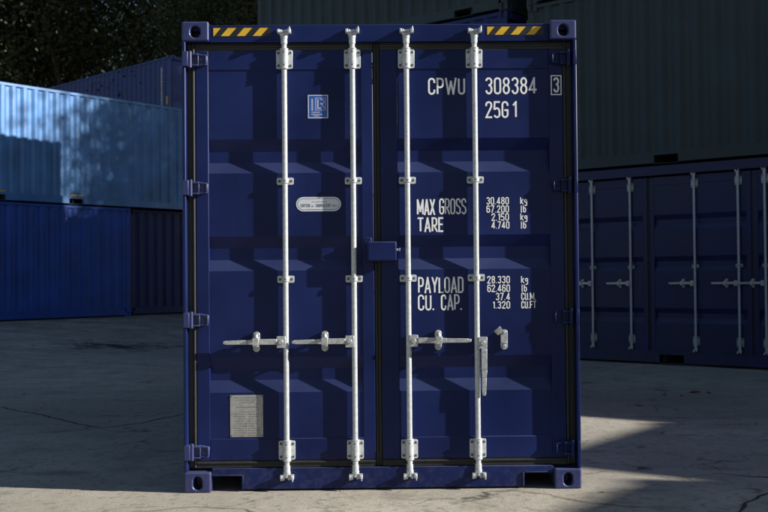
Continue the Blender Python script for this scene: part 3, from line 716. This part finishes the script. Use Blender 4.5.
# tall stack far behind, its top box showing over the left row
TA = Vector((-6.057, 27.08)); TTH = R(-46.36)
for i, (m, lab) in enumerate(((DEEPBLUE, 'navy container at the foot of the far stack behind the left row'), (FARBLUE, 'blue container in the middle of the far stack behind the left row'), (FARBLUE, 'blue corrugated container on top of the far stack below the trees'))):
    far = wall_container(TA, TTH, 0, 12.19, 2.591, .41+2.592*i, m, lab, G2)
q = MB(); jr = random.Random(9); z_ = .35
while z_ < 2.3:
    hl = jr.uniform(.03, .07); MB().box(-HW+.008, -HW-.002, .50, .56, z_, z_+hl).build('letter', LETTER, far, smooth=False); z_ += hl+.03
q = MB(); q.box(-HW+.008, -HW-.002, .20, .28, 1.1, 1.35); q.build('hazard_marking', YELLOW, far)
# stacks to the right of the picture, between the sun and the yard
U = Vector((.6, .8)); Nn = Vector((-.8, .6))
def occl(u0, nfront, zs, lab, hs=(2.896, 2.591)):
    t = sum(hs); D = t/math.tan(EL); off = Vector((math.cos(AL), -math.sin(AL)))*D
    z = 0
    for i, h in enumerate(hs):
        c = U*(u0+HW)+Nn*nfront+off
        o = thing('shipping_container', lab[i], 'shipping container', (c.x, c.y, z), math.atan2(Nn.y, Nn.x)+math.pi/2, G2)
        body(o, 6.058, h-.004, GREY, ()); z += h
occl(-1.24, -1.06, 0, ('grey container standing first in the row right of the picture', 'grey container on top of the first stack right of the picture'))
occl(-3.72, -1.06, 0, ('grey container nearest the camera in the row right of the picture', 'grey container on top of the nearest stack right of the picture'))
occl(1.36, -.12, 0, ('grey container in the second stack right of the picture', 'grey container on top of the second stack right of the picture'))
occl(3.84, 1.7, 0, ('grey container in the third stack right of the picture', 'grey container on top of the third stack right of the picture'))
occl(6.32, 1.7, 0, ('grey container in the fourth stack right of the picture', 'grey container on top of the fourth stack right of the picture'))

# ------------------------------------------------------------------ trees
def crown_mesh(name, seed, rx, ry, rz, nclump, per, size, mat):
    g = np.random.default_rng(seed)
    d = g.normal(size=(nclump, 3)); d /= np.linalg.norm(d, axis=1)[:, None]
    rad = g.uniform(.35, 1.0, nclump)**.6
    cen = d*rad[:, None]*np.array([rx, ry, rz])*(1+.18*g.normal(size=(nclump, 1)))
    cr = g.uniform(.55, 1.25, nclump)*min(rx, rz)*.19
    P = []
    for c, r in zip(cen, cr):
        q = g.normal(size=(per, 3))*r*np.array([1, 1, .62]); P.append(c+q)
    P = np.concatenate(P); n = len(P)
    a = g.normal(size=(n, 3)); a /= np.linalg.norm(a, axis=1)[:, None]
    b = np.cross(a, g.normal(size=(n, 3))); b /= np.linalg.norm(b, axis=1)[:, None]
    s = size*g.uniform(.6, 1.35, (n, 1))
    v = np.stack([P-a*s, P+b*s*.55, P+a*s, P-b*s*.55], 1).reshape(-1, 3)
    me = bpy.data.meshes.new(name); me.vertices.add(4*n); me.vertices.foreach_set('co', v.ravel())
    me.loops.add(4*n); me.loops.foreach_set('vertex_index', np.arange(4*n)); me.polygons.add(n)
    me.polygons.foreach_set('loop_start', np.arange(n)*4); me.polygons.foreach_set('loop_total', np.full(n, 4))
    me.materials.append(mat); me.update(); me.validate(); return me, cen
def trunk_mb(h, r, cen, zc, seed, nl=14):
    g = random.Random(seed); mb = MB(); p = Vector((0, 0, 0)); rr = r
    pts = [Vector((g.uniform(-.15, .15)*i, g.uniform(-.15, .15)*i, h*i/6)) for i in range(7)]
    for i in range(6): mb.cyl(pts[i], pts[i+1]+Vector((0, 0, .05)), rr*(1.25 if i == 0 else 1), rr*.86, 9); rr *= .86
    for k in range(nl):
        c = cen[g.randrange(len(cen))]; e = Vector((float(c[0]), float(c[1]), float(c[2])+zc)); i = g.randrange(2, 7); a = pts[i]
        m = a.lerp(e, .5)+Vector((0, 0, .4)); mb.cyl(a, m, r*.34, r*.22, 6); mb.cyl(m, e, r*.22, r*.06, 6)
    return mb
protos = []
for i, (rx, ry, rz, hc, lm, lc) in enumerate(((4.6, 4.4, 6.2, 10.5, LEAF, 300), (5.2, 4.8, 5.4, 11.5, LEAF2, 300), (4.8, 4.6, 5.6, 11.0, LEAF2, 105))):
    me, cen = crown_mesh('crown', 21+i, rx, ry, rz, lc, 380, .075, lm)
    tm = trunk_mb(hc+1.5, .38, cen, hc, 40+i).mesh('trunk', [BARK])
    protos.append((me, tm, hc))
def tree(x, y, k, sc, rz, label, z=None, group='trees behind the yard'):
    me, tm, hc = protos[k]; t = thing('tree', label, 'tree', (x, y, float(gh(x, y)) if z is None else z), rz, group); t.scale = (sc,)*3
    o = link(bpy.data.objects.new('trunk', tm), t); o = link(bpy.data.objects.new('crown', me), t); o.location = (0, 0, hc)
for (x, y, k, sc, rz, lab) in (
    (-25, 47, 0, 1.25, .3, 'dark leafy tree at the far left edge above the left row'),
    (-18.5, 45, 1, 1.2, 2.0, 'dark bushy tree above the left end of the left row'),
    (-13, 43, 2, 1.2, 4.1, 'tall dark tree above the pale end of the left row'),
    (-8.6, 46, 2, 1.25, 1.1, 'dark tree with sky glinting through, above the far blue container'),
    (-4.2, 41, 2, 1.2, 3.0, 'dark tree rising just left of the nearest container'),
    (-3.0, 32, 1, .80, 5.2, 'olive green tree whose branches hang over the end of the far stack'),
    (1.5, 45, 2, 1.2, 1.7, 'dark tree hidden mostly behind the stack over the door header'),
    (8, 44, 1, 1.9, .4, 'unseen dark tree added for shade behind the right hand stack'),  # this and the next two: unseen, oversized to shade the visible trees
    (14.5, 41, 0, 1.9, 2.6, 'unseen dark tree added for shade further right behind the stacks'),
    (21, 39, 1, 1.6, 3.9, 'unseen dark tree added for shade at the right end of the tree row'),
    (14, 18.7, 0, 1.0, 1.0, 'leafy tree right of the picture, throwing dappled shade on the left row'),
    (18, 21.2, 1, 1.4, 2.2, 'leafy tree right of the picture, behind the right hand stack')):
    tree(x, y, k, sc, rz, lab)

# ------------------------------------------------------------------ small litter on the concrete
def leaf(x, y, s, rz, mat, label):
    mb = MB(); a = Vector((math.cos(rz), math.sin(rz))); b = Vector((-a.y, a.x)); z = float(gh(x, y))+.006
    P = [(-1, 0, 0), (-.4, .45, .25), (.3, .42, .3), (1, 0, .12), (.3, -.42, .1), (-.4, -.45, .3)]
    v = [(x+(a.x*p+b.x*q)*s, y+(a.y*p+b.y*q)*s, z+h*s*.6) for p, q, h in P]+[(x, y, z+.02*s)]
    v += [(p[0], p[1], p[2]-.002) for p in v]
    mb.add(v, [(i, (i+1) % 6, 6) for i in range(6)]+[((i+1) % 6+7, i+7, 13) for i in range(6)]+[(i, i+7, (i+1) % 6+7, (i+1) % 6) for i in range(6)])
    tag(mb.build('fallen_leaf', mat, smooth=False), label, 'leaf', 'fallen leaves on the concrete')
leaf(3.52, 5.34, .075, .3, REDLEAF, 'largest red leaf lying on the concrete right of the container')
leaf(3.66, 5.30, .050, 1.3, REDLEAF, 'small red leaf touching the largest red leaf')
leaf(3.28, 5.02, .035, .8, REDLEAF, 'tiny red leaf lying left of the largest red leaf')
leaf(2.62, 4.20, .05, 2.2, TANLEAF, 'pale tan leaf lying midway to the side opening container')
leaf(1.33, -.12, .018, .5, TANLEAF, 'pale chip on the sunlit concrete by the bottom right corner casting')
